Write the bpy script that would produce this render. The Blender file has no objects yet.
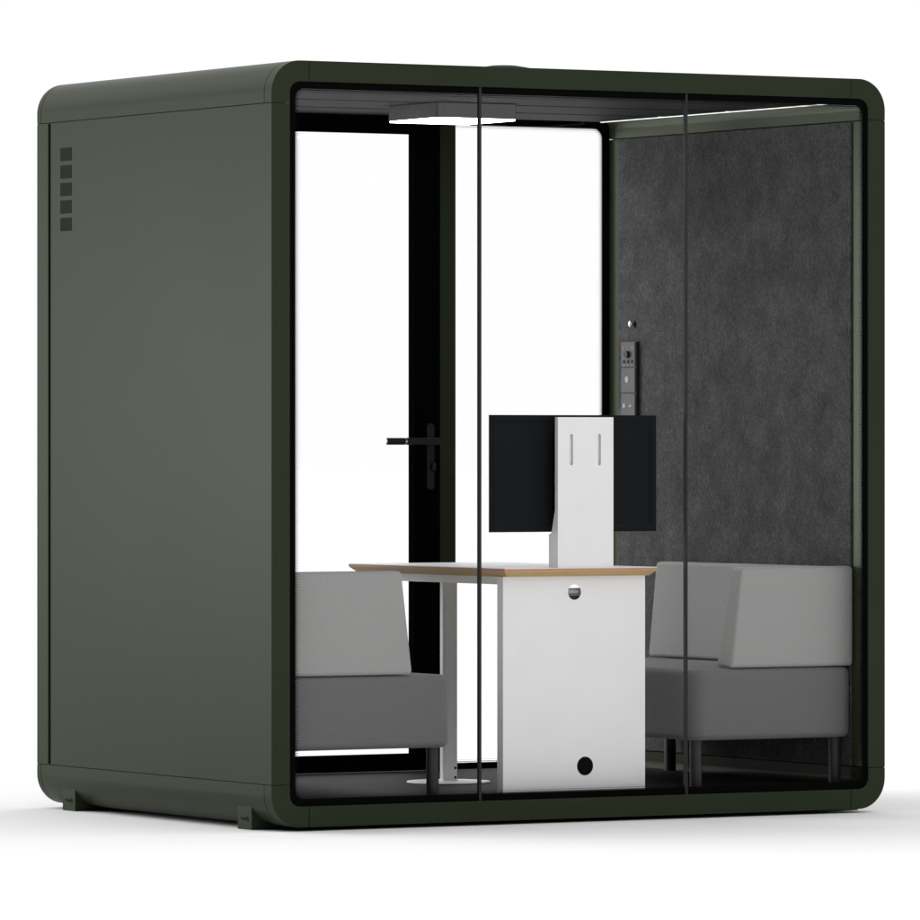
import bpy, bmesh, math, random
from mathutils import Vector, Matrix
random.seed(3)
S = bpy.context.scene
COL = S.collection
PI = math.pi
# ---------------------------------------------------------------- dimensions (metres); pod skin starts at z=0, ground just below
W, D, H = 2.1467, 1.5262, 2.24
CM, T, RO = 0.1254, 0.061, 0.095          # corner module size, frame thickness, outer corner radius
GZ = -0.012                                # ground level
FZ = 0.072                                 # pod floor level
CZ = 2.168                                 # pod ceiling level
G = 0.0009                                 # half a seam

# ---------------------------------------------------------------- materials
def new_mat(name):
    m = bpy.data.materials.new(name); m.use_nodes = True
    nt = m.node_tree; b = nt.nodes['Principled BSDF']
    return m, nt, b
def setp(b, **k):
    for n, v in k.items():
        b.inputs[n.replace('_', ' ')].default_value = v
def rgb(r, g, b): return (r, g, b, 1)
def coords(nt, scale=(1, 1, 1), rot=(0, 0, 0)):
    tc = nt.nodes.new('ShaderNodeTexCoord'); mp = nt.nodes.new('ShaderNodeMapping')
    mp.inputs['Scale'].default_value = scale; mp.inputs['Rotation'].default_value = rot
    nt.links.new(tc.outputs['Object'], mp.inputs['Vector']); return mp.outputs['Vector']
def noise(nt, vec, scale, detail=3, rough=.5):
    n = nt.nodes.new('ShaderNodeTexNoise'); nt.links.new(vec, n.inputs['Vector'])
    n.inputs['Scale'].default_value = scale; n.inputs['Detail'].default_value = detail; n.inputs['Roughness'].default_value = rough
    return n.outputs['Fac']
def ramp(nt, fac, stops):
    r = nt.nodes.new('ShaderNodeValToRGB'); nt.links.new(fac, r.inputs['Fac'])
    e = r.color_ramp.elements
    while len(e) < len(stops): e.new(.5)
    for i, (p, c) in enumerate(stops):
        e[i].position = p; e[i].color = c if len(c) == 4 else (*c, 1)
    return r.outputs['Color']
def bump(nt, b, h, strength, dist=.001):
    n = nt.nodes.new('ShaderNodeBump'); n.inputs['Strength'].default_value = strength; n.inputs['Distance'].default_value = dist
    nt.links.new(h, n.inputs['Height']); nt.links.new(n.outputs['Normal'], b.inputs['Normal'])
def mth(nt, op, a, b=None, clamp=False):
    n = nt.nodes.new('ShaderNodeMath'); n.operation = op; n.use_clamp = clamp
    for i, v in enumerate((a, b)):
        if v is None: continue
        if isinstance(v, (int, float)): n.inputs[i].default_value = v
        else: nt.links.new(v, n.inputs[i])
    return n.outputs[0]

def plain(name, col, rough=.5, spec=.5, metal=0, grain=.06, scale=60):
    m, nt, b = new_mat(name)
    v = coords(nt); f = noise(nt, v, scale, 2)
    lo = tuple(c * (1 - grain) for c in col); hi = tuple(c * (1 + grain) for c in col)
    nt.links.new(ramp(nt, f, [(.3, lo), (.7, hi)]), b.inputs['Base Color'])
    setp(b, Roughness=rough, Metallic=metal); b.inputs['Specular IOR Level'].default_value = spec
    return m

def paint_mat(name, lo, hi, spec):
    m, nt, b = new_mat(name)
    v = coords(nt)
    big = noise(nt, v, 1.3, 2); fine = noise(nt, v, 900, 2)
    nt.links.new(ramp(nt, big, [(.3, lo), (.7, hi)]), b.inputs['Base Color'])
    nt.links.new(mth(nt, 'ADD', mth(nt, 'MULTIPLY', big, .08), .31), b.inputs['Roughness'])
    b.inputs['Specular IOR Level'].default_value = spec
    b.inputs['Specular Tint'].default_value = (.86, 1, .74, 1)
    bump(nt, b, fine, .05, .0003)
    return m

def fabric_mat(name, col, mul):
    m, nt, b = new_mat(name)
    v = coords(nt)
    # diagonal twill: two crossing thread waves plus slow colour drift
    def wave(rot, sc):
        w = nt.nodes.new('ShaderNodeTexWave'); w.wave_type = 'BANDS'; w.bands_direction = 'X'
        nt.links.new(coords(nt, (1, 1, 1), rot), w.inputs['Vector']); w.inputs['Scale'].default_value = sc
        w.inputs['Distortion'].default_value = .6; w.inputs['Detail Scale'].default_value = 6
        return w.outputs['Fac']
    a = wave((.2, PI / 4, .3), 62); c = wave((.2, -PI / 4, -.3), 95)
    w = mth(nt, 'ADD', mth(nt, 'MULTIPLY', a, .6), mth(nt, 'MULTIPLY', c, .4))
    n = noise(nt, v, 420, 3, .7)
    f = mth(nt, 'ADD', mth(nt, 'MULTIPLY', w, .55), mth(nt, 'MULTIPLY', n, .45))
    lo = tuple(x * (1 - mul) for x in col); hi = tuple(x * (1 + mul) for x in col)
    nt.links.new(ramp(nt, f, [(.25, lo), (.75, hi)]), b.inputs['Base Color'])
    setp(b, Roughness=.9); b.inputs['Specular IOR Level'].default_value = .15
    b.inputs['Sheen Weight'].default_value = .2; b.inputs['Sheen Roughness'].default_value = .45
    bump(nt, b, f, .35, .0012)
    return m

def felt_mat():
    m, nt, b = new_mat('charcoal_felt')
    fib = noise(nt, coords(nt, (1, 48, 22)), 3.2, 5, .75)
    cloud = noise(nt, coords(nt, (1, 4.6, 4.0)), 2.6, 7, .72)
    fine = noise(nt, coords(nt, (1, .6, 1)), 240, 2, .6)
    f = mth(nt, 'ADD', mth(nt, 'MULTIPLY', fib, .38), mth(nt, 'ADD', mth(nt, 'MULTIPLY', cloud, .30), mth(nt, 'MULTIPLY', fine, .32)))
    nt.links.new(ramp(nt, f, [(.37, (.036, .036, .037)), (.50, (.086, .086, .086)), (.63, (.165, .164, .161))]), b.inputs['Base Color'])
    setp(b, Roughness=.95); b.inputs['Specular IOR Level'].default_value = .1
    bump(nt, b, fib, .3, .002)
    return m

def wood_mat(name='plywood_edge', dark=1.0):
    m, nt, b = new_mat(name)
    z = nt.nodes.new('ShaderNodeSeparateXYZ'); tc = nt.nodes.new('ShaderNodeTexCoord'); nt.links.new(tc.outputs['Object'], z.inputs[0])
    wob = noise(nt, coords(nt, (1, 1, 30)), 9, 3)
    zz = mth(nt, 'ADD', z.outputs['Z'], mth(nt, 'MULTIPLY', wob, .004))
    t = mth(nt, 'DIVIDE', mth(nt, 'SUBTRACT', zz, .735), .026, True)      # root sits at GZ, so edge spans .735-.761
    col = ramp(nt, t, [(0, (0.439, 0.296, 0.121)), (.14, (0.573, 0.416, 0.203)), (.24, (0.439, 0.277, 0.121)), (.36, (0.610, 0.441, 0.230)), (.46, (0.451, 0.290, 0.135)),
                       (.58, (0.610, 0.428, 0.230)), (.68, (0.549, 0.365, 0.189)), (.76, (.54, .315, .185)), (.95, (.52, .29, .19))])
    grain = noise(nt, coords(nt, (14, 14, 260)), 4, 4, .6)
    mix = nt.nodes.new('ShaderNodeMix'); mix.data_type = 'RGBA'; mix.blend_type = 'MULTIPLY'; mix.inputs[0].default_value = .55
    nt.links.new(col, mix.inputs[6]); nt.links.new(ramp(nt, grain, [(.3, (.72, .7, .66)), (.65, (1.08, 1.06, 1.02))]), mix.inputs[7])
    nt.links.new(mix.outputs[2], b.inputs['Base Color'])
    setp(b, Roughness=.5); b.inputs['Specular IOR Level'].default_value = .3
    return m

def glass_mat(name='clear_glass', tint=.985, refl=.012):
    m, nt, b = new_mat(name); nt.nodes.remove(b)
    out = nt.nodes['Material Output']
    tr = nt.nodes.new('ShaderNodeBsdfTransparent'); tr.inputs[0].default_value = (tint, tint, tint, 1)
    gl = nt.nodes.new('ShaderNodeBsdfGlossy'); gl.inputs['Roughness'].default_value = .02
    lw = nt.nodes.new('ShaderNodeLayerWeight'); lw.inputs['Blend'].default_value = .15
    k = mth(nt, 'MULTIPLY', lw.outputs['Facing'], .05)
    k = mth(nt, 'ADD', k, refl * .5, True)
    mx = nt.nodes.new('ShaderNodeMixShader'); nt.links.new(k, mx.inputs[0])
    nt.links.new(tr.outputs[0], mx.inputs[1]); nt.links.new(gl.outputs[0], mx.inputs[2]); nt.links.new(mx.outputs[0], out.inputs[0])
    return m

def frit_mat(name, ox, oz, hx, hz, r, solid, fade):
    """black enamel border of a glass sheet: solid band, then dots that shrink; (ox, oz) centre in object space, (hx, hz) half size"""
    m, nt, b = new_mat(name)
    tc = nt.nodes.new('ShaderNodeTexCoord'); s = nt.nodes.new('ShaderNodeSeparateXYZ'); nt.links.new(tc.outputs['Object'], s.inputs[0])
    X, Z = s.outputs['X'], s.outputs['Z']
    qx = mth(nt, 'SUBTRACT', mth(nt, 'ABSOLUTE', mth(nt, 'SUBTRACT', X, ox)), hx - r)
    qz = mth(nt, 'SUBTRACT', mth(nt, 'ABSOLUTE', mth(nt, 'SUBTRACT', Z, oz)), hz - r)
    mx_, mz_ = mth(nt, 'MAXIMUM', qx, 0.0), mth(nt, 'MAXIMUM', qz, 0.0)
    ln = mth(nt, 'SQRT', mth(nt, 'ADD', mth(nt, 'MULTIPLY', mx_, mx_), mth(nt, 'MULTIPLY', mz_, mz_)))
    sd = mth(nt, 'SUBTRACT', mth(nt, 'ADD', ln, mth(nt, 'MINIMUM', mth(nt, 'MAXIMUM', qx, qz), 0.0)), r)
    d = mth(nt, 'MULTIPLY', sd, -1.0)
    t = mth(nt, 'DIVIDE', mth(nt, 'SUBTRACT', d, solid), fade)
    p = .0058
    row = mth(nt, 'FLOOR', mth(nt, 'DIVIDE', Z, p))
    sh = mth(nt, 'MULTIPLY', mth(nt, 'MODULO', mth(nt, 'ABSOLUTE', row), 2.0), .5)
    u = mth(nt, 'SUBTRACT', mth(nt, 'FRACT', mth(nt, 'ADD', mth(nt, 'DIVIDE', X, p), sh)), .5)
    v = mth(nt, 'SUBTRACT', mth(nt, 'FRACT', mth(nt, 'DIVIDE', Z, p)), .5)
    rr = mth(nt, 'SQRT', mth(nt, 'ADD', mth(nt, 'MULTIPLY', u, u), mth(nt, 'MULTIPLY', v, v)))
    rad = mth(nt, 'MULTIPLY', mth(nt, 'POWER', mth(nt, 'SUBTRACT', 1.0, t, True), 1.4), .50)
    dots = mth(nt, 'LESS_THAN', rr, rad)
    alpha = mth(nt, 'MAXIMUM', dots, mth(nt, 'LESS_THAN', t, 0.0))
    setp(b, Base_Color=rgb(.0018, .0018, .002), Roughness=.6); b.inputs['Specular IOR Level'].default_value = .02
    nt.links.new(alpha, b.inputs['Alpha'])
    return m

def emit_mat(name, col, strength):
    m, nt, b = new_mat(name)
    setp(b, Base_Color=rgb(.8, .8, .8), Emission_Color=(*col, 1), Emission_Strength=strength, Roughness=.5)
    return m

def carpet_mat():
    m, nt, b = new_mat('charcoal_carpet')
    n = noise(nt, coords(nt), 260, 3, .7); n2 = noise(nt, coords(nt), 3, 3)
    f = mth(nt, 'ADD', mth(nt, 'MULTIPLY', n, .7), mth(nt, 'MULTIPLY', n2, .3))
    nt.links.new(ramp(nt, f, [(.3, (.010, .010, .011)), (.7, (.030, .030, .031))]), b.inputs['Base Color'])
    setp(b, Roughness=.6); b.inputs['Specular IOR Level'].default_value = .08
    bump(nt, b, n, .3, .002)
    return m

def ceiling_mat():
    m, nt, b = new_mat('grey_ceiling_board')
    st = noise(nt, coords(nt, (.8, 6, 1)), 2, 3, .5)
    nt.links.new(ramp(nt, st, [(.3, (.020, .020, .021)), (.7, (.036, .036, .037))]), b.inputs['Base Color'])
    nt.links.new(mth(nt, 'ADD', mth(nt, 'MULTIPLY', st, .1), .6), b.inputs['Roughness'])
    b.inputs['Specular IOR Level'].default_value = .10
    return m

def vent_mat():
    m, nt, b = new_mat('vent_mesh')
    n = noise(nt, coords(nt), 330, 2, .7)
    nt.links.new(ramp(nt, n, [(.35, (.010, .012, .009)), (.65, (.030, .034, .027))]), b.inputs['Base Color'])
    setp(b, Roughness=.9); b.inputs['Specular IOR Level'].default_value = .067
    bump(nt, b, n, .5, .001); return m

def ground_mat():
    m, nt, b = new_mat('white_studio_floor')
    n = noise(nt, coords(nt), .8, 3)
    nt.links.new(ramp(nt, n, [(.3, (.865, .865, .865)), (.7, (.875, .875, .875))]), b.inputs['Base Color'])
    setp(b, Roughness=.9); b.inputs['Specular IOR Level'].default_value = .0
    return m

GREEN = paint_mat('green_powder_coat', (.0254, .0330, .0188), (.0280, .0360, .0206), .070)
GREEN_LIT = paint_mat('green_inner_trim_lit', (.044, .055, .033), (.050, .062, .037), .45)  # lighter, glossier copy of the green: light on the inner trim put into colour
SEAT = fabric_mat('mid_grey_upholstery', (.150, .150, .149), .36)
BACK = fabric_mat('light_grey_upholstery', (.338, .338, .334), .22)
FELT = felt_mat(); WOOD = wood_mat(); CARPET = carpet_mat(); CEIL = ceiling_mat(); VENT = vent_mat()
WHITE = plain('white_lacquer', (.88, .88, .88), .45, .4, grain=.012, scale=8)
WHITE_TOP = plain('white_laminate', (.90, .90, .91), .4, .4, grain=.01, scale=8)
BLACK = plain('matt_black_metal', (.0022, .0022, .0024), .5, .06, grain=.1)
GASKET = plain('black_rubber_gasket', (.004, .004, .004), .7, .1)
LEGM = plain('dark_grey_leg_metal', (.028, .028, .030), .45, .4)
LAMPG = plain('grey_lamp_housing', (.165, .165, .167), .5, .35)
LAMPW = plain('grey_rail_metal', (.42, .42, .42), .4, .4)
WHITE_METAL = plain('white_coated_steel', (.93, .93, .925), .45, .4, grain=.01, scale=8)
MON = plain('black_monitor_plastic', (.0030, .0040, .0048), .6, .14, grain=.08, scale=200)
MONEDGE = plain('black_monitor_edge', (.006, .0065, .007), .4, .3)
CHROME = plain('polished_chrome', (.75, .75, .75), .18, .5, metal=1)
MODULE = plain('grey_socket_plastic', (.115, .115, .115), .5, .35, grain=.08)
DARKP = plain('dark_socket_plastic', (.012, .012, .012), .4, .4)
MARK = plain('light_grey_print', (.5, .5, .49), .6, .2)
ORANGE = plain('copper_contact', (.35, .15, .06), .4, .5)
LOGO = plain('dark_green_print', (.010, .012, .009), .7, .1)
CAP = plain('grey_cowl_plastic', (.012, .012, .014), .7, .08)
JOINT = plain('dark_grey_glass_joint', (.022, .022, .022), .5, .2)
GLASS = glass_mat()
DIFF = emit_mat('white_lamp_diffuser', (1, 1, 1), 14.0)
LED = emit_mat('white_led_strip', (1, .99, .96), 1.05)
SCREEN = plain('black_screen_glass', (.004, .004, .005), .1, .5)
PANELDARK = plain('dark_recess_lining', (.010, .012, .009), .8, .1)

# ---------------------------------------------------------------- object helpers
def link(name, me, mats, parent=None, origin=(0, 0, 0), smooth=40):
    o = bpy.data.objects.new(name, me); COL.objects.link(o)
    for m in (mats if isinstance(mats, (list, tuple)) else [mats]): me.materials.append(m)
    me.transform(Matrix.Translation(-Vector(origin)))
    if smooth:
        for p in me.polygons: p.use_smooth = True
        me.set_sharp_from_angle(angle=math.radians(smooth))
        wn = o.modifiers.new('weighted_normals', 'WEIGHTED_NORMAL'); wn.keep_sharp = True; wn.weight = 80
    if parent is None: o.location = origin
    else:
        o.parent = parent
    return o
def base_of(parent):
    v = Vector((0, 0, 0))
    while parent is not None:
        v += parent.location; parent = parent.parent
    return v
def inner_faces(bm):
    """lit copy of the green on the upper faces that look into the room"""
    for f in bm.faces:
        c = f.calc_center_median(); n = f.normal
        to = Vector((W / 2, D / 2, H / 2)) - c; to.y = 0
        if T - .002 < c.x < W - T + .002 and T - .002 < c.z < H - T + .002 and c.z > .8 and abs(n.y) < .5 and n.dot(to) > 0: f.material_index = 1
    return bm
def part(name, bm, mats, parent, smooth=40, pivot=None):
    if mats == 'both': bm.normal_update(); inner_faces(bm); mats = [GREEN, GREEN_LIT]
    """a mesh part: built in world coordinates, its origin at the thing's base or at its own pivot"""
    me = bpy.data.meshes.new(name); bm.normal_update(); bm.to_mesh(me); bm.free()
    b = base_of(parent)
    o = link(name, me, mats, parent, pivot if pivot is not None else b, smooth)
    if pivot is not None: o.location = Vector(pivot) - b
    return o
def thing(name, label, cat, loc, group=None):
    o = bpy.data.objects.new(name, None); COL.objects.link(o); o.location = loc
    o.empty_display_size = .1
    o['label'] = label; o['category'] = cat
    if group: o['group'] = group
    return o

def box_verts(bm, x0, x1, y0, y1, z0, z1):
    r = bmesh.ops.create_cube(bm, size=1)
    for v in r['verts']:
        v.co = Vector((x0 + (v.co.x + .5) * (x1 - x0), y0 + (v.co.y + .5) * (y1 - y0), z0 + (v.co.z + .5) * (z1 - z0)))
    return r['verts']
def edges_of(verts):
    s = set()
    for v in verts: s.update(v.link_edges)
    return list(s)
def bevel(bm, edges, off, seg=2):
    bmesh.ops.bevel(bm, geom=edges, offset=off, segments=seg, profile=.5, affect='EDGES', clamp_overlap=True)
def box(*a, bv=.0012, seg=2, bm=None, mat=0):
    bm = bm or bmesh.new(); n0 = len(bm.faces)
    vs = box_verts(bm, *a)
    if bv: bevel(bm, edges_of(vs), bv, seg)
    if mat:
        bm.faces.ensure_lookup_table()
        for f in bm.faces[n0:]: f.material_index = mat
    return bm
def prism(poly, axis, a0, a1, bm=None, bv=.0, seg=2, ang=50):
    """extrude a polygon (2D points) along an axis; axis 'y': (x,z) points, axis 'x': (y,z), axis 'z': (x,y)"""
    bm = bm or bmesh.new()
    def mk(p, a):
        if axis == 'y': return (p[0], a, p[1])
        if axis == 'x': return (a, p[0], p[1])
        return (p[0], p[1], a)
    n = len(poly)
    va = [bm.verts.new(mk(p, a0)) for p in poly]; vb = [bm.verts.new(mk(p, a1)) for p in poly]
    fs = [bm.faces.new(va), bm.faces.new(vb[::-1])]
    for i in range(n):
        fs.append(bm.faces.new((va[i], vb[i], vb[(i + 1) % n], va[(i + 1) % n])))
    bmesh.ops.recalc_face_normals(bm, faces=fs)
    if bv:
        es = set(e for f in fs for e in f.edges)
        es = [e for e in es if e.is_manifold and e.calc_face_angle(0) > math.radians(ang)]
        bevel(bm, es, bv, seg)
    return bm
def cyl(p0, p1, r, bm=None, n=32, r2=None, bv=0, mat=0):
    bm = bm or bmesh.new(); p0, p1 = Vector(p0), Vector(p1); d = p1 - p0
    n0 = len(bm.faces)
    rr = bmesh.ops.create_cone(bm, cap_ends=True, segments=n, radius1=r, radius2=r if r2 is None else r2, depth=d.length)
    q = Vector((0, 0, 1)).rotation_difference(d.normalized())
    if bv:
        es = [e for e in edges_of(rr['verts']) if e.calc_face_angle(0) > 1.0]
        bevel(bm, es, bv, 2)
        bm.faces.ensure_lookup_table(); vs = set(v for f in bm.faces[n0:] for v in f.verts)
        vs |= set(rr['verts']) & set(bm.verts)
    else: vs = rr['verts']
    M = Matrix.Translation((p0 + p1) / 2) @ q.to_matrix().to_4x4()
    for v in vs:
        if v.is_valid: v.co = M @ v.co
    if mat:
        bm.faces.ensure_lookup_table()
        for f in bm.faces[n0:]: f.material_index = mat
    return bm
def lathe(profile, centre, n=48, bm=None):
    bm = bm or bmesh.new(); rings = []
    for r, z in profile:
        rings.append([bm.verts.new((centre[0] + r * math.cos(2 * PI * i / n), centre[1] + r * math.sin(2 * PI * i / n), centre[2] + z)) for i in range(n)] if r > 1e-6
                     else [bm.verts.new((centre[0], centre[1], centre[2] + z))])
    for a, b in zip(rings, rings[1:]):
        for i in range(n):
            j = (i + 1) % n
            if len(a) == 1 and len(b) > 1: bm.faces.new((a[0], b[j], b[i]))
            elif len(b) == 1: bm.faces.new((a[i], a[j], b[0]))
            else: bm.faces.new((a[i], a[j], b[j], b[i]))
    bmesh.ops.recalc_face_normals(bm, faces=bm.faces[:])
    return bm
def stadium(cx, cz, hw, hh, n=8):
    pts = []
    for k in range(n + 1): a = PI * k / n; pts.append((cx + hw * math.cos(a), cz + hh - hw + hw * math.sin(a)))
    for k in range(n + 1): a = PI + PI * k / n; pts.append((cx + hw * math.cos(a), cz - hh + hw + hw * math.sin(a)))
    return pts
def circle(cx, cz, r, n=32): return [(cx + r * math.cos(2 * PI * k / n), cz + r * math.sin(2 * PI * k / n)) for k in range(n)]

def plate_with_holes(outer, holes, y0, y1, bm=None):
    """a vertical plate in the x-z plane between y0 and y1 with through holes"""
    bm = bm or bmesh.new()
    loops = []
    es = []
    for poly in [outer] + holes:
        vs = [bm.verts.new((p[0], y0, p[1])) for p in poly]; loops.append(vs)
        for i in range(len(vs)): es.append(bm.edges.new((vs[i], vs[(i + 1) % len(vs)])))
    r = bmesh.ops.triangle_fill(bm, use_beauty=True, use_dissolve=False, edges=es)
    front = [f for f in r['geom'] if isinstance(f, bmesh.types.BMFace)]
    ex = bmesh.ops.extrude_face_region(bm, geom=front)
    for v in [g for g in ex['geom'] if isinstance(g, bmesh.types.BMVert)]: v.co.y = y1
    bmesh.ops.recalc_face_normals(bm, faces=bm.faces[:])
    return bm

# ================================================================ the setting
bm = bmesh.new()
bmesh.ops.create_circle(bm, cap_ends=True, segments=96, radius=260)
me = bpy.data.meshes.new('ground'); bm.to_mesh(me); bm.free()
g = link('ground', me, ground_mat(), None, (0, 0, 0), 0); g.location = (W / 2, D / 2, GZ); g['kind'] = 'structure'

# ================================================================ the pod
pod = thing('meeting_pod', 'dark green meeting pod with rounded corners and a glass front, standing on white floor', 'office pod', (W / 2, D / 2, GZ)); pod['kind'] = 'thing'
mx = lambda x: W - x
# --- corner section: 0 top-left, 1 top-right, 2 bottom-left, 3 bottom-right
def corner_profile(k, c=CM, t=T, ro=RO, n=14):
    ri = ro - t
    pts = []
    for i in range(n + 1):
        a = PI - (PI / 2) * i / n; pts.append((ro + ro * math.cos(a), H - ro + ro * math.sin(a)))
    pts = [(0, H - c + G)] + pts + [(c - G, H), (c - G, H - t)]
    for i in range(n + 1):
        a = PI / 2 + (PI / 2) * i / n; pts.append((ro + ri * math.cos(a), H - ro + ri * math.sin(a)))
    pts += [(t, H - c + G)]
    if k in (1, 3): pts = [(W - x, z) for x, z in pts]
    if k in (2, 3): pts = [(x, H - z) for x, z in pts]
    return pts
YA, YB = .045, D - .0279
for k in range(4):
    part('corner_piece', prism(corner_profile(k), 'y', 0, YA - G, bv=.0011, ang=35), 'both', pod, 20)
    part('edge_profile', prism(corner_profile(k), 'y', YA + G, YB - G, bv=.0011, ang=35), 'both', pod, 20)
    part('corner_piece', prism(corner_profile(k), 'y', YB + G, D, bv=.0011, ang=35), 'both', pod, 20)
# --- front and rear rails
part('front_rail', box(CM + G, W - CM - G, 0, .06, H - T, H), GREEN, pod)
part('front_rail', box(CM + G, W - CM - G, 0, .06, 0, T), GREEN, pod)
part('rear_rail', box(CM + G, W - CM - G, D - .06, D, H - T, H), GREEN, pod)
part('rear_rail', box(CM + G, W - CM - G, D - .06, D, 0, T), GREEN, pod)
part('roof_panel', box(CM + G, W - CM - G, .062, D - .062, 2.196, 2.236), GREEN, pod)
part('underside_panel', box(CM + G, W - CM - G, .062, D - .062, .003, .04), PANELDARK, pod)
# --- side panels with the rear gap and rear post
YG0, YG1 = 1.4316, 1.4490
vent_y0, vent_y1 = 1.2870, 1.3645
vent_z = [(2.0335 - i * .0540, 2.0335 - i * .0540 - .0405) for i in range(5)]
for side in (0, 1):
    fx = (lambda a, b: (a, b)) if side == 0 else (lambda a, b: (W - b, W - a))
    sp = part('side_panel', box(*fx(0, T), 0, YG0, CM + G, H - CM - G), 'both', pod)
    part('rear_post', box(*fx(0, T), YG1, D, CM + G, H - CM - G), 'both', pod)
    part('gasket_strip', box(*fx(.024, T - .002), YG0 + .0006, YG1 - .0006, CM + .002, H - CM - .002, bv=0), GASKET, pod)
    part('felt_lining', box(*fx(T + .0005, T + .0075), .090, D - .070, CM + .003, H - CM - .003, bv=.002), FELT, pod)
    for z1, z0 in vent_z:
        part('vent', box(*fx(-.0006, .012), vent_y0, vent_y1, z0, z1, bv=.0002), VENT, sp, pivot=(fx(0, 0)[0], (vent_y0 + vent_y1) / 2, z0))
    for zz in (CM, H - CM):
        part('seam_light_stop', box(*fx(.0025, .045), .0012, D - .0012, zz - .005, zz + .005, bv=0), PANELDARK, pod, 0)  # added dark strip behind the seam, keeps light from leaking through
# --- feet with the maker's mark
def text_mesh(body, size):
    cu = bpy.data.curves.new('t', 'FONT'); cu.body = body; cu.size = size; cu.align_x = 'LEFT'; cu.align_y = 'CENTER'; cu.extrude = .0003
    o = bpy.data.objects.new('t', cu); COL.objects.link(o)
    dg = bpy.context.evaluated_depsgraph_get(); dg.update()
    me = bpy.data.meshes.new_from_object(o.evaluated_get(dg))
    bpy.data.objects.remove(o); bpy.data.curves.remove(cu)
    return me
for side in (0, 1):
    for fy0, fy1 in ((.138, .224), (1.281, 1.366)):
        x0, x1 = (.0085, .155) if side == 0 else (W - .155, W - .0085)
        # arched top follows the round underside of the edge profile
        poly = [(.0085, GZ), (.0085, .0555)]
        for i in range(11):
            a = math.radians(205 + 65 * i / 10); poly.append((RO + (RO + .0012 - .003) * math.cos(a), RO + (RO + .0012 - .003) * math.sin(a)))
        poly += [(.155, .002), (.155, GZ)]
        if side: poly = [(W - x, z) for x, z in poly]
        ft = part('foot', prism(poly, 'y', fy0, fy1, bv=.0008, ang=60), GREEN, pod)
        bm = bmesh.new(); me = text_mesh('mufy', .021)
        bm.from_mesh(me); bpy.data.meshes.remove(me)
        sx = -.0008 if side == 0 else 0
        yb = fy1 - .030; zb = .021
        if side == 0: M = Matrix(((0, 0, -1, .0081), (-1, 0, 0, yb), (0, 1, 0, zb), (0, 0, 0, 1)))
        else: M = Matrix(((0, 0, 1, W - .0081), (1, 0, 0, fy0 + .030), (0, 1, 0, zb), (0, 0, 0, 1)))
        bmesh.ops.transform(bm, matrix=M, verts=bm.verts[:])
        yc = fy1 - .021 if side == 0 else fy0 + .021
        xc = .0085 if side == 0 else W - .0085
        cyl((xc - .0006, yc, zb), (xc + .0006, yc, zb), .0058, bm, 4)
        part('maker_mark', bm, LOGO, ft, 0)
# --- floor, ceiling
part('floor_panel', box(T + .001, W - T - .001, .018, D - .03, .05, FZ, bv=0), CARPET, pod)
bm = bmesh.new()
ys = [.0615, .31, .545, .69, .86, 1.09, 1.30, D - .0635]
for a, b in zip(ys, ys[1:]):
    ga = .016 if a in (.69, 1.09) else .0012; gb = .016 if b in (.69, 1.09) else .0012
    box(.130, W - .130, a + ga, b - gb, CZ, CZ + .012, bv=.0018, seg=2, bm=bm)
ceil = part('ceiling', bm, CEIL, pod)
part('ceiling_backing', box(.131, W - .131, .062, D - .062, CZ + .005, CZ + .02, bv=0), PANELDARK, ceil, 0)  # dark colour stands in for shade in the ceiling grooves
for s in (0, 1):
    x = .1285 if s == 0 else W - .1285
    part('led_strip', box(x - .003, x + .003, .075, 1.465, CZ - .0022, CZ + .010, bv=.0005), LED, pod)
# --- glass front: only joints and black enamel border, clear panes left out
jx = [.7068, 1.4290]
xs = [T + .001, jx[0], jx[1], W - T - .001]
for x in jx:
    part('glass_joint', box(x - .0045, x + .0045, .0035, .0165, T + .0005, H - T - .0005, bv=.0015), JOINT, pod)
def frit(name, y, x0, x1, z0, z1, w, mat, sides='LRTB', th=.0):
    bm = bmesh.new()
    def quad(a, b, c, d):
        bm.faces.new([bm.verts.new(p) for p in ((a, y, c), (b, y, c), (b, y, d), (a, y, d))])
    if 'L' in sides: quad(x0, x0 + w, z0, z1)
    if 'R' in sides: quad(x1 - w, x1, z0, z1)
    l = x0 + w if 'L' in sides else x0; r = x1 - w if 'R' in sides else x1
    quad(l, r, z1 - w, z1); quad(l, r, z0, z0 + w)
    return part(name, bm, mat, pod, 0)
ox = 0.0; oz = H / 2 - GZ
FRIT = frit_mat('black_enamel_dots', ox, oz, (W - 2 * T) / 2, (H - 2 * T) / 2, RO - T + .014, .0205, .023)
frit('enamel_border', .0052, T, W - T, T, H - T, .05, FRIT)
# --- rear: door on the left, post, fixed pane on the right
MX0, MX1 = 1.4015, 1.4690
part('door_post', box(MX0, MX1, 1.461, D - .004, T, H - T), GREEN, pod)
part('glass_pane', box(MX1 + .001, W - T - .001, D - .0105, D - .0045, T + .001, H - T - .001, bv=0), GLASS, pod, 0)
FRIT2 = frit_mat('black_enamel_dots_rear', ox, oz, (W - 2 * T) / 2, (H - 2 * T) / 2, RO - T + .030, .029, .021)
frit('enamel_border', D - .0035, MX1 + .001, W - T, T, H - T, .053, FRIT2, 'R')
DX0, DX1, DY0, DY1, DZ0, DZ1 = T + .004, 1.3985, 1.440, 1.476, FZ + .003, H - T - .002
GX0, GX1, GZ0, GZ1 = T + .096, 1.3025, .1290, 2.1110
bm = plate_with_holes([(DX0, DZ0), (DX1, DZ0), (DX1, DZ1), (DX0, DZ1)], [[(GX0, GZ0), (GX1, GZ0), (GX1, GZ1), (GX0, GZ1)]], DY0, DY1)
DOORM = plain('matt_black_door_frame', (.0022, .0022, .0024), 1.0, .0, grain=.1)
door = part('door', bm, DOORM, pod, 30)
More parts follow.
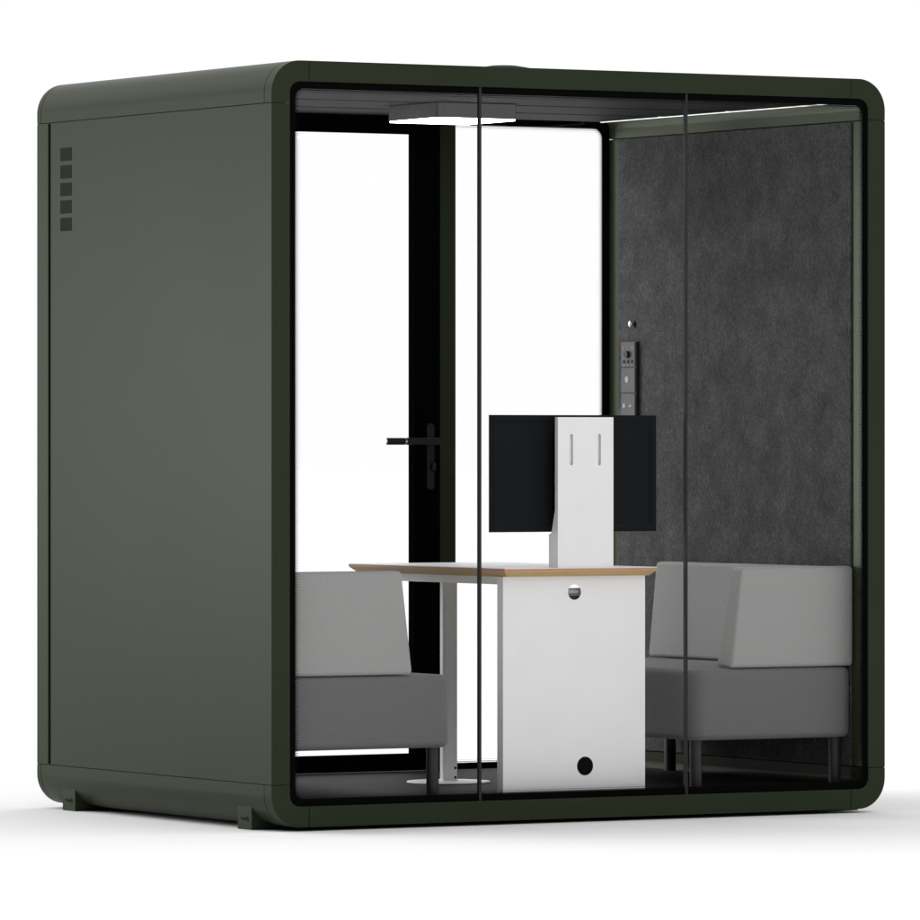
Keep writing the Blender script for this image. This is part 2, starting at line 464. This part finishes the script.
part('door_glass', box(GX0 - .004, GX1 + .004, 1.454, 1.462, GZ0 - .004, GZ1 + .004, bv=0), GLASS, door, 0)
LV = plain('black_lever_metal', (.010, .010, .0105), .42, .3)
part('handle_plate', prism(stadium(1.3600, 1.0790, .0138, .1065), 'y', DY0 - .008, DY0 + .001, bv=.0015), LV, door)
bm = cyl((1.353, DY0 - .004, 1.128), (1.353, DY0 - .050, 1.128), .011)
box(1.243, 1.364, DY0 - .060, DY0 - .044, 1.1165, 1.1395, bv=.004, seg=3, bm=bm)
lev = part('lever', bm, LV, door)
part('lever_grip', cyl((1.1715, DY0 - .052, 1.128), (1.2365, DY0 - .052, 1.128), .0112, bv=.001), LV, door)
part('lever_ring', cyl((1.2365, DY0 - .052, 1.128), (1.2425, DY0 - .052, 1.128), .0108), CHROME, door)
part('lever_cap', cyl((1.1660, DY0 - .052, 1.128), (1.1715, DY0 - .052, 1.128), .0106, bv=.0012), CHROME, door)
part('lock_knob', box(1.3595, 1.3735, DY0 - .020, DY0 - .008, 1.032, 1.060, bv=.005, seg=3), LV, door)
part('door_gasket', box(DX1 + .0005, MX0 - .0004, 1.450, 1.470, DZ0, DZ1, bv=0), GASKET, pod)
# --- cowl of the roof fan
bmv = lathe([(.118, 0), (.118, .030), (.112, .040), (.098, .047), (.073, .0525), (.04, .0580), (0, .0595)], (1.235, .763, 2.236))
part('roof_fan_cowl', bmv, CAP, pod, 60)

# ================================================================ ceiling lamp
LX0, LX1, LY0, LY1 = .935, 1.222, .655, .965
lamp = thing('ceiling_lamp', 'flat square grey lamp with glowing white underside hanging under the pod ceiling', 'lamp', ((LX0 + LX1) / 2, (LY0 + LY1) / 2, 2.12))
bm = bmesh.new(); vs = box_verts(bm, LX0, LX1, LY0, LY1, 2.1225, CZ)
ve = [e for e in edges_of(vs) if abs(e.verts[0].co.z - e.verts[1].co.z) > .01]
bevel(bm, ve, .012, 5)
part('lamp_housing', bm, LAMPG, lamp, 40)
bm = bmesh.new(); vs = box_verts(bm, LX0 + .003, LX1 - .003, LY0 + .003, LY1 - .003, 2.1185, 2.124)
ve = [e for e in edges_of(vs) if abs(e.verts[0].co.z - e.verts[1].co.z) > .003]
bevel(bm, ve, .010, 5)
part('diffuser', bm, DIFF, lamp, 40)

# ================================================================ desk
TX0, TX1, TY0, TY1, TZ0, TZ1 = .8085, 1.3450, .035, .985, .7230, .7490
desk = thing('desk', 'white desk with plywood edge, solid end panel at the front and one round-based leg behind', 'desk', ((TX0 + TX1) / 2, (TY0 + TY1) / 2, FZ))
desk.location.z = GZ                       # plywood layers are measured from here
bm = bmesh.new()
i1 = .019; zt = TZ1 - .0022; zl = zt - .007
def loop(i, z): return [bm.verts.new((x, y, z)) for x, y in ((TX0 + i, TY0 + i), (TX1 - i, TY0 + i), (TX1 - i, TY1 - i), (TX0 + i, TY1 - i))]
L = [loop(i1, TZ0), loop(0.0, zl), loop(0.0, zt)]
for a, b in zip(L, L[1:]):
    for k in range(4): bm.faces.new((a[k], a[(k + 1) % 4], b[(k + 1) % 4], b[k]))
bm.faces.new(L[0][::-1]); bm.faces.new(L[-1])
bmesh.ops.recalc_face_normals(bm, faces=bm.faces[:])
part('tabletop', bm, WOOD, desk, 20)
part('laminate_top', box(TX0 + .0006, TX1 - .0006, TY0 + .0006, TY1 - .0006, zt, TZ1, bv=.0006), WHITE_TOP, desk)
PX0, PX1, PY0, PY1 = .8239, 1.3222, .070, .104
bm = plate_with_holes([(PX0, FZ + .0005), (PX1, FZ + .0005), (PX1, TZ0), (PX0, TZ0)], [circle(1.0735, .6750, .0232), circle(1.1105, .1520, .0285)], PY0, PY0 + .003)
box(PX0, PX0 + .003, PY0 + .003, PY1, FZ + .0005, TZ0, bv=0, bm=bm); box(PX1 - .003, PX1, PY0 + .003, PY1, FZ + .0005, TZ0, bv=0, bm=bm)
part('end_panel', bm, WHITE, desk, 30)
part('cable_grommet', cyl((1.1105, PY0 + .0008, .1520), (1.1105, PY0 + .020, .1520), .0283), BLACK, desk)
part('cross_rail', cyl((.90, .0925, .6765), (1.25, .0925, .6765), .0104), LAMPW, desk)
part('cable_tray', box(.90, 1.25, .078, .103, .630, .6655, bv=.001), DARKP, desk)
bm = bmesh.new()
box(.862, .888, PY1, .930, .6985, TZ0, bv=.0015, bm=bm); box(1.258, 1.284, PY1, .930, .6985, TZ0, bv=.0015, bm=bm)
box(.888, 1.258, .760, .795, .702, TZ0, bv=.0015, bm=bm); box(.888, 1.258, .905, .930, .6985, TZ0, bv=.0015, bm=bm)
part('underframe', bm, WHITE_METAL, desk)
bm = bmesh.new(); vs = box_verts(bm, 1.0185, 1.0705, .7590, .7890, FZ + .006, .702)
bevel(bm, [e for e in edges_of(vs) if abs(e.verts[0].co.z - e.verts[1].co.z) > .1], .010, 5)
lg = part('leg', bm, WHITE_METAL, desk)
for z in (.118, .089): part('leg_bolt', cyl((1.0598, .7594, z), (1.0598, .7584, z), .0042, n=16), DARKP, lg)
part('base_plate', lathe([(0, 0), (.128, 0), (.130, .002), (.128, .0055), (.06, .007), (0, .007)], (1.0465, .7790, FZ)), WHITE_TOP, desk, 60)

# ================================================================ monitor column and monitor
KX0, KX1, KY, KZ = 1.003, 1.198, .050, 1.2003
col = thing('monitor_column', 'white sheet-metal column with two upright slots, standing on front edge of desk', 'monitor stand', ((KX0 + KX1) / 2, KY + .02, TZ1))
bm = plate_with_holes([(KX0, TZ1), (KX1, TZ1), (KX1, KZ), (KX0, KZ)], [stadium(1.0506, 1.1030, .0056, .0470), stadium(1.1485, 1.1030, .0056, .0470)], KY, KY + .003)
part('front_plate', bm, WHITE, col, 30)
for xa in (KX0, KX1 - .003):
    poly = [(KY + .003, TZ1), (KY + .053, TZ1), (KY + .053, .8480), (KY + .0372, .8530), (KY + .0168, .9220), (KY + .0168, KZ), (KY + .003, KZ)]
    part('side_flange', prism(poly, 'x', xa, xa + .003), WHITE, col, 30)
part('slot_backing', box(KX0 + .0032, KX1 - .0032, KY + .0085, KY + .0166, 1.03, 1.18, bv=0), WHITE, col)

MX, MY = 1.0882, .0885
mon = thing('monitor', 'flat black monitor seen from behind, fixed to the white column on the desk', 'monitor', (MX, MY + .015, .856))
hw = .2865
part('mounting_plate', box(1.05, 1.15, KY + .0167, MY + .0042, 1.03, 1.17, bv=.001), BLACK, mon)
bm = bmesh.new()
# back shell: rim plus slightly sunken field
x0, x1, z0, z1 = MX - hw, MX + hw, .8562, 1.2063
def rect(i, y): return [bm.verts.new((x, y, z)) for x, z in ((x0 + i, z0 + i), (x1 - i, z0 + i), (x1 - i, z1 - i), (x0 + i, z1 - i))]
R = [rect(0, MY + .0015), rect(.0015, MY), rect(.0165, MY), rect(.0240, MY + .004), rect(.0300, MY + .004)]
for a, b in zip(R, R[1:]):
    for k in range(4): bm.faces.new((a[k], a[(k + 1) % 4], b[(k + 1) % 4], b[k]))
bm.faces.new(R[-1])
Q = rect(0, MY + .024)
for k in range(4): bm.faces.new((R[0][(k + 1) % 4], R[0][k], Q[k], Q[(k + 1) % 4]))
bm.faces.new(Q[::-1])
bmesh.ops.recalc_face_normals(bm, faces=bm.faces[:])
part('monitor_shell', bm, MON, mon, 25)
part('bezel', box(x0 - .0006, x1 + .0006, MY + .0242, MY + .0275, z0 - .0006, z1 + .0006, bv=.001), MONEDGE, mon)
part('screen', box(x0 + .008, x1 - .008, MY + .0274, MY + .0282, z0 + .008, z1 - .008, bv=0), SCREEN, mon)

# ================================================================ sofas
def sofa(side, label):
    fx = (lambda x: x) if side == 0 else (lambda x: W - x)
    s = thing('sofa', label, 'sofa', (fx(.36), .60, FZ), 'grey sofas facing each other across the desk')
    def flip(bm):
        if side:
            for v in bm.verts: v.co.x = W - v.co.x
            bmesh.ops.reverse_faces(bm, faces=bm.faces[:])
        return bm
    y0, y1 = .070, 1.13
    bm = bmesh.new(); vs = box_verts(bm, .0670, .652, y0, y1, .2185, .4345)
    bevel(bm, [e for e in edges_of(vs) if abs(e.verts[0].co.z - e.verts[1].co.z) >  .1], .045, 8)
    es = [e for e in bm.edges if abs(e.verts[0].co.z - e.verts[1].co.z) < 1e-5 and e.calc_face_angle(0) > 1.0]
    bevel(bm, es, .020, 5)
    # gentle crown so the cushion does not read as a hard box
    bmesh.ops.subdivide_edges(bm, edges=[e for e in bm.edges if e.calc_length() > .12], cuts=10, use_grid_fill=True)
    for v in bm.verts:
        u = (v.co.x - .3617) / .29; w = (v.co.y - .6) / .53
        k = max(0, 1 - u * u) * max(0, 1 - w * w)
        if v.co.z > .42: v.co.z += .0035 * k
    part('seat', flip(bm), SEAT, s, 60)
    def wedge(b, t, zb, ztop, r):
        bm = bmesh.new()
        lo = [bm.verts.new((x, y, zb)) for x, y in b]; hi = [bm.verts.new((x, y, ztop)) for x, y in t]
        bm.faces.new(lo[::-1]); bm.faces.new(hi)
        for k in range(4): bm.faces.new((lo[k], lo[(k + 1) % 4], hi[(k + 1) % 4], hi[k]))
        bmesh.ops.recalc_face_normals(bm, faces=bm.faces[:])
        bevel(bm, bm.edges[:], r, 5)
        return bm
    zb, zt_ = .4375, .7440
    b = [(.0665, y0 + .002), (.517, y0 + .002), (.517, .158), (.0665, .158)]
    t = [(.0665, y0 + .002), (.480, y0 + .002), (.480, .130), (.0665, .130)]
    part('armrest', flip(wedge(b, t, zb, zt_, .013)), BACK, s, 60)
    b = [(.0665, .1605), (.158, .1605), (.158, y1), (.0665, y1)]
    t = [(.0665, .1605), (.128, .1605), (.128, y1), (.0665, y1)]
    part('backrest', flip(wedge(b, t, zb, zt_ - .002, .012)), BACK, s, 60)
    for lx, ly in ((.611, .122), (.105, .122), (.611, 1.078), (.105, 1.078)):
        part('leg', flip(cyl((lx, ly, FZ), (lx, ly, .222), .0186, n=40)), LEGM, s, 60, pivot=(fx(lx), ly, FZ))
    return s
sofa(0, 'grey sofa to the left of the desk, half hidden behind the pod frame')
sofa(1, 'grey sofa to the right of the desk, against the charcoal felt wall')

# ================================================================ wall fittings on the right felt wall
WX = W - T - .0075
hook = thing('coat_hook', 'small round polished knob on the felt wall above the socket panel', 'hook', (WX, 1.358, 1.509))
part('knob', lathe([(0, .020), (.006, .0195), (.0105, .017), (.0118, .012), (.009, .008), (.006, .004), (.006, 0), (0, 0)], (0, 0, 0), 24), CHROME, hook, 60)
k = [c for c in hook.children][0]
k.data.transform(Matrix.Translation(Vector(hook.location))); k.data.transform(Matrix.Rotation(-PI / 2, 4, 'Y'))
part('rosette', cyl((WX, 1.358, 1.509), (WX - .003, 1.358, 1.509), .0135), DARKP, hook)
pan = thing('socket_panel', 'slim grey panel of socket and switch modules on the felt wall behind the monitor', 'socket panel', (WX, 1.37, 1.205))
YP0, YP1 = 1.3255, 1.4095
part('back_box', box(WX - .010, WX, YP0 - .001, YP1 + .001, 1.2035, 1.4515, bv=.001), DARKP, pan)
zs = [(1.3700, 1.4505), (1.2865, 1.3665), (1.2045, 1.2830)]
mods = [part('module', box(WX - .0175, WX - .010, YP0, YP1, a, b, bv=.0015), MODULE, pan) for a, b in zs]
F = WX - .0175
def dot(bm, y, z, r, t=.0012): return cyl((F + .001, y, z), (F - t, y, z), r, bm, 20)
yc = (YP0 + YP1) / 2
part('dial', dot(bmesh.new(), yc - .001, 1.4105, .0115, .010), DARKP, mods[0])
for dy in (.022, -.002, -.026):
    part('button', dot(bmesh.new(), yc + dy + .002, 1.3870, .0058, .003), DARKP, mods[0])
    part('indicator', dot(bmesh.new(), yc + dy, 1.3760, .0020), MARK, mods[0])
part('indicator', dot(bmesh.new(), yc - .030, 1.4315, .002), MARK, mods[0])
part('contact', box(F - .0015, F + .001, yc + .022, yc + .029, 1.4245, 1.4385, bv=.0005), ORANGE, mods[0])
bm = dot(bmesh.new(), yc + .006, 1.3290, .0105); part('switch_symbol', bm, MARK, mods[1])
part('switch_symbol', dot(bmesh.new(), yc + .023, 1.2440, .0075), MARK, mods[2])
part('switch_symbol', box(F - .0015, F + .001, yc - .022, yc - .008, 1.2395, 1.2465, bv=.0005), MARK, mods[2])

# ================================================================ light: a white studio (gradient backdrop world)
wd = bpy.data.worlds.new('World'); S.world = wd; wd.use_nodes = True
nt = wd.node_tree; bg = nt.nodes['Background']
tc = nt.nodes.new('ShaderNodeTexCoord')
def dotp(v):
    n = nt.nodes.new('ShaderNodeVectorMath'); n.operation = 'DOT_PRODUCT'; n.inputs[1].default_value = Vector(v).normalized()
    nt.links.new(tc.outputs['Generated'], n.inputs[0]); return n.outputs['Value']
def smooth(x, a, b, lo, hi):
    n = nt.nodes.new('ShaderNodeMapRange'); n.interpolation_type = 'SMOOTHSTEP'; n.clamp = True
    nt.links.new(x, n.inputs['Value'])
    for i, v in zip(('From Min', 'From Max', 'To Min', 'To Max'), (a, b, lo, hi)): n.inputs[i].default_value = v
    return n.outputs['Result']
yaw = .5269
F_ = (math.sin(yaw), math.cos(yaw), 0)
# white cyclorama on the far side and the left, dimmed behind the camera for dark reflections
horiz = smooth(dotp(F_), -.60, .15, .07, 1.04)
# added overhead glow in the world, whitens the ground
zen = smooth(dotp((0, 0, 1)), .30, .85, 0.0, 1.0)
over = mth(nt, 'ADD', horiz, mth(nt, 'MULTIPLY', zen, .36))
# key softbox, high on the left and a little behind
kd = dotp((-.60, .60, .55))
key = smooth(kd, .86, .97, 0.0, 2.2)
# added fill glow in the world, above and in front, for the front faces
fd = dotp((.05, -.80, .62))
fill = smooth(fd, .80, .97, 0.0, 1.0)
tot = mth(nt, 'ADD', over, mth(nt, 'ADD', key, fill))
nt.links.new(tot, bg.inputs['Strength']); bg.inputs['Color'].default_value = (1, 1, 1, 1)

# added lamp out of view at rear left: side panel sheen, light inside
ar = bpy.data.lights.new('added_softbox_light', 'AREA'); ar.shape = 'RECTANGLE'; ar.size = 2.2; ar.size_y = 1.9; ar.energy = 90
ao = bpy.data.objects.new('added_softbox_light', ar); COL.objects.link(ao); ao.location = (-5.0, 7.7, 1.35)
ao.rotation_euler = (Vector((.3, .2, 1.0)) - ao.location).to_track_quat('-Z', 'Y').to_euler()

# ================================================================ camera
cam = bpy.data.cameras.new('camera'); co = bpy.data.objects.new('camera', cam); COL.objects.link(co)
co.location = (-9.2185, -16.937, 1.1229); co.rotation_euler = (PI / 2, 0, -yaw)
cam.sensor_width = 36; cam.lens = 36 * 6619.37 / 920; cam.shift_y = -17.05 / 920
cam.clip_start = .5; cam.clip_end = 2000
S.camera = co
S.view_settings.view_transform = 'Standard'; S.view_settings.look = 'None'; S.view_settings.exposure = 0; S.view_settings.gamma = 1
S.render.engine = 'CYCLES'
S.cycles.use_denoising = True
S.cycles.max_bounces = 10; S.cycles.diffuse_bounces = 5; S.cycles.transparent_max_bounces = 24
S.cycles.sample_clamp_indirect = 6
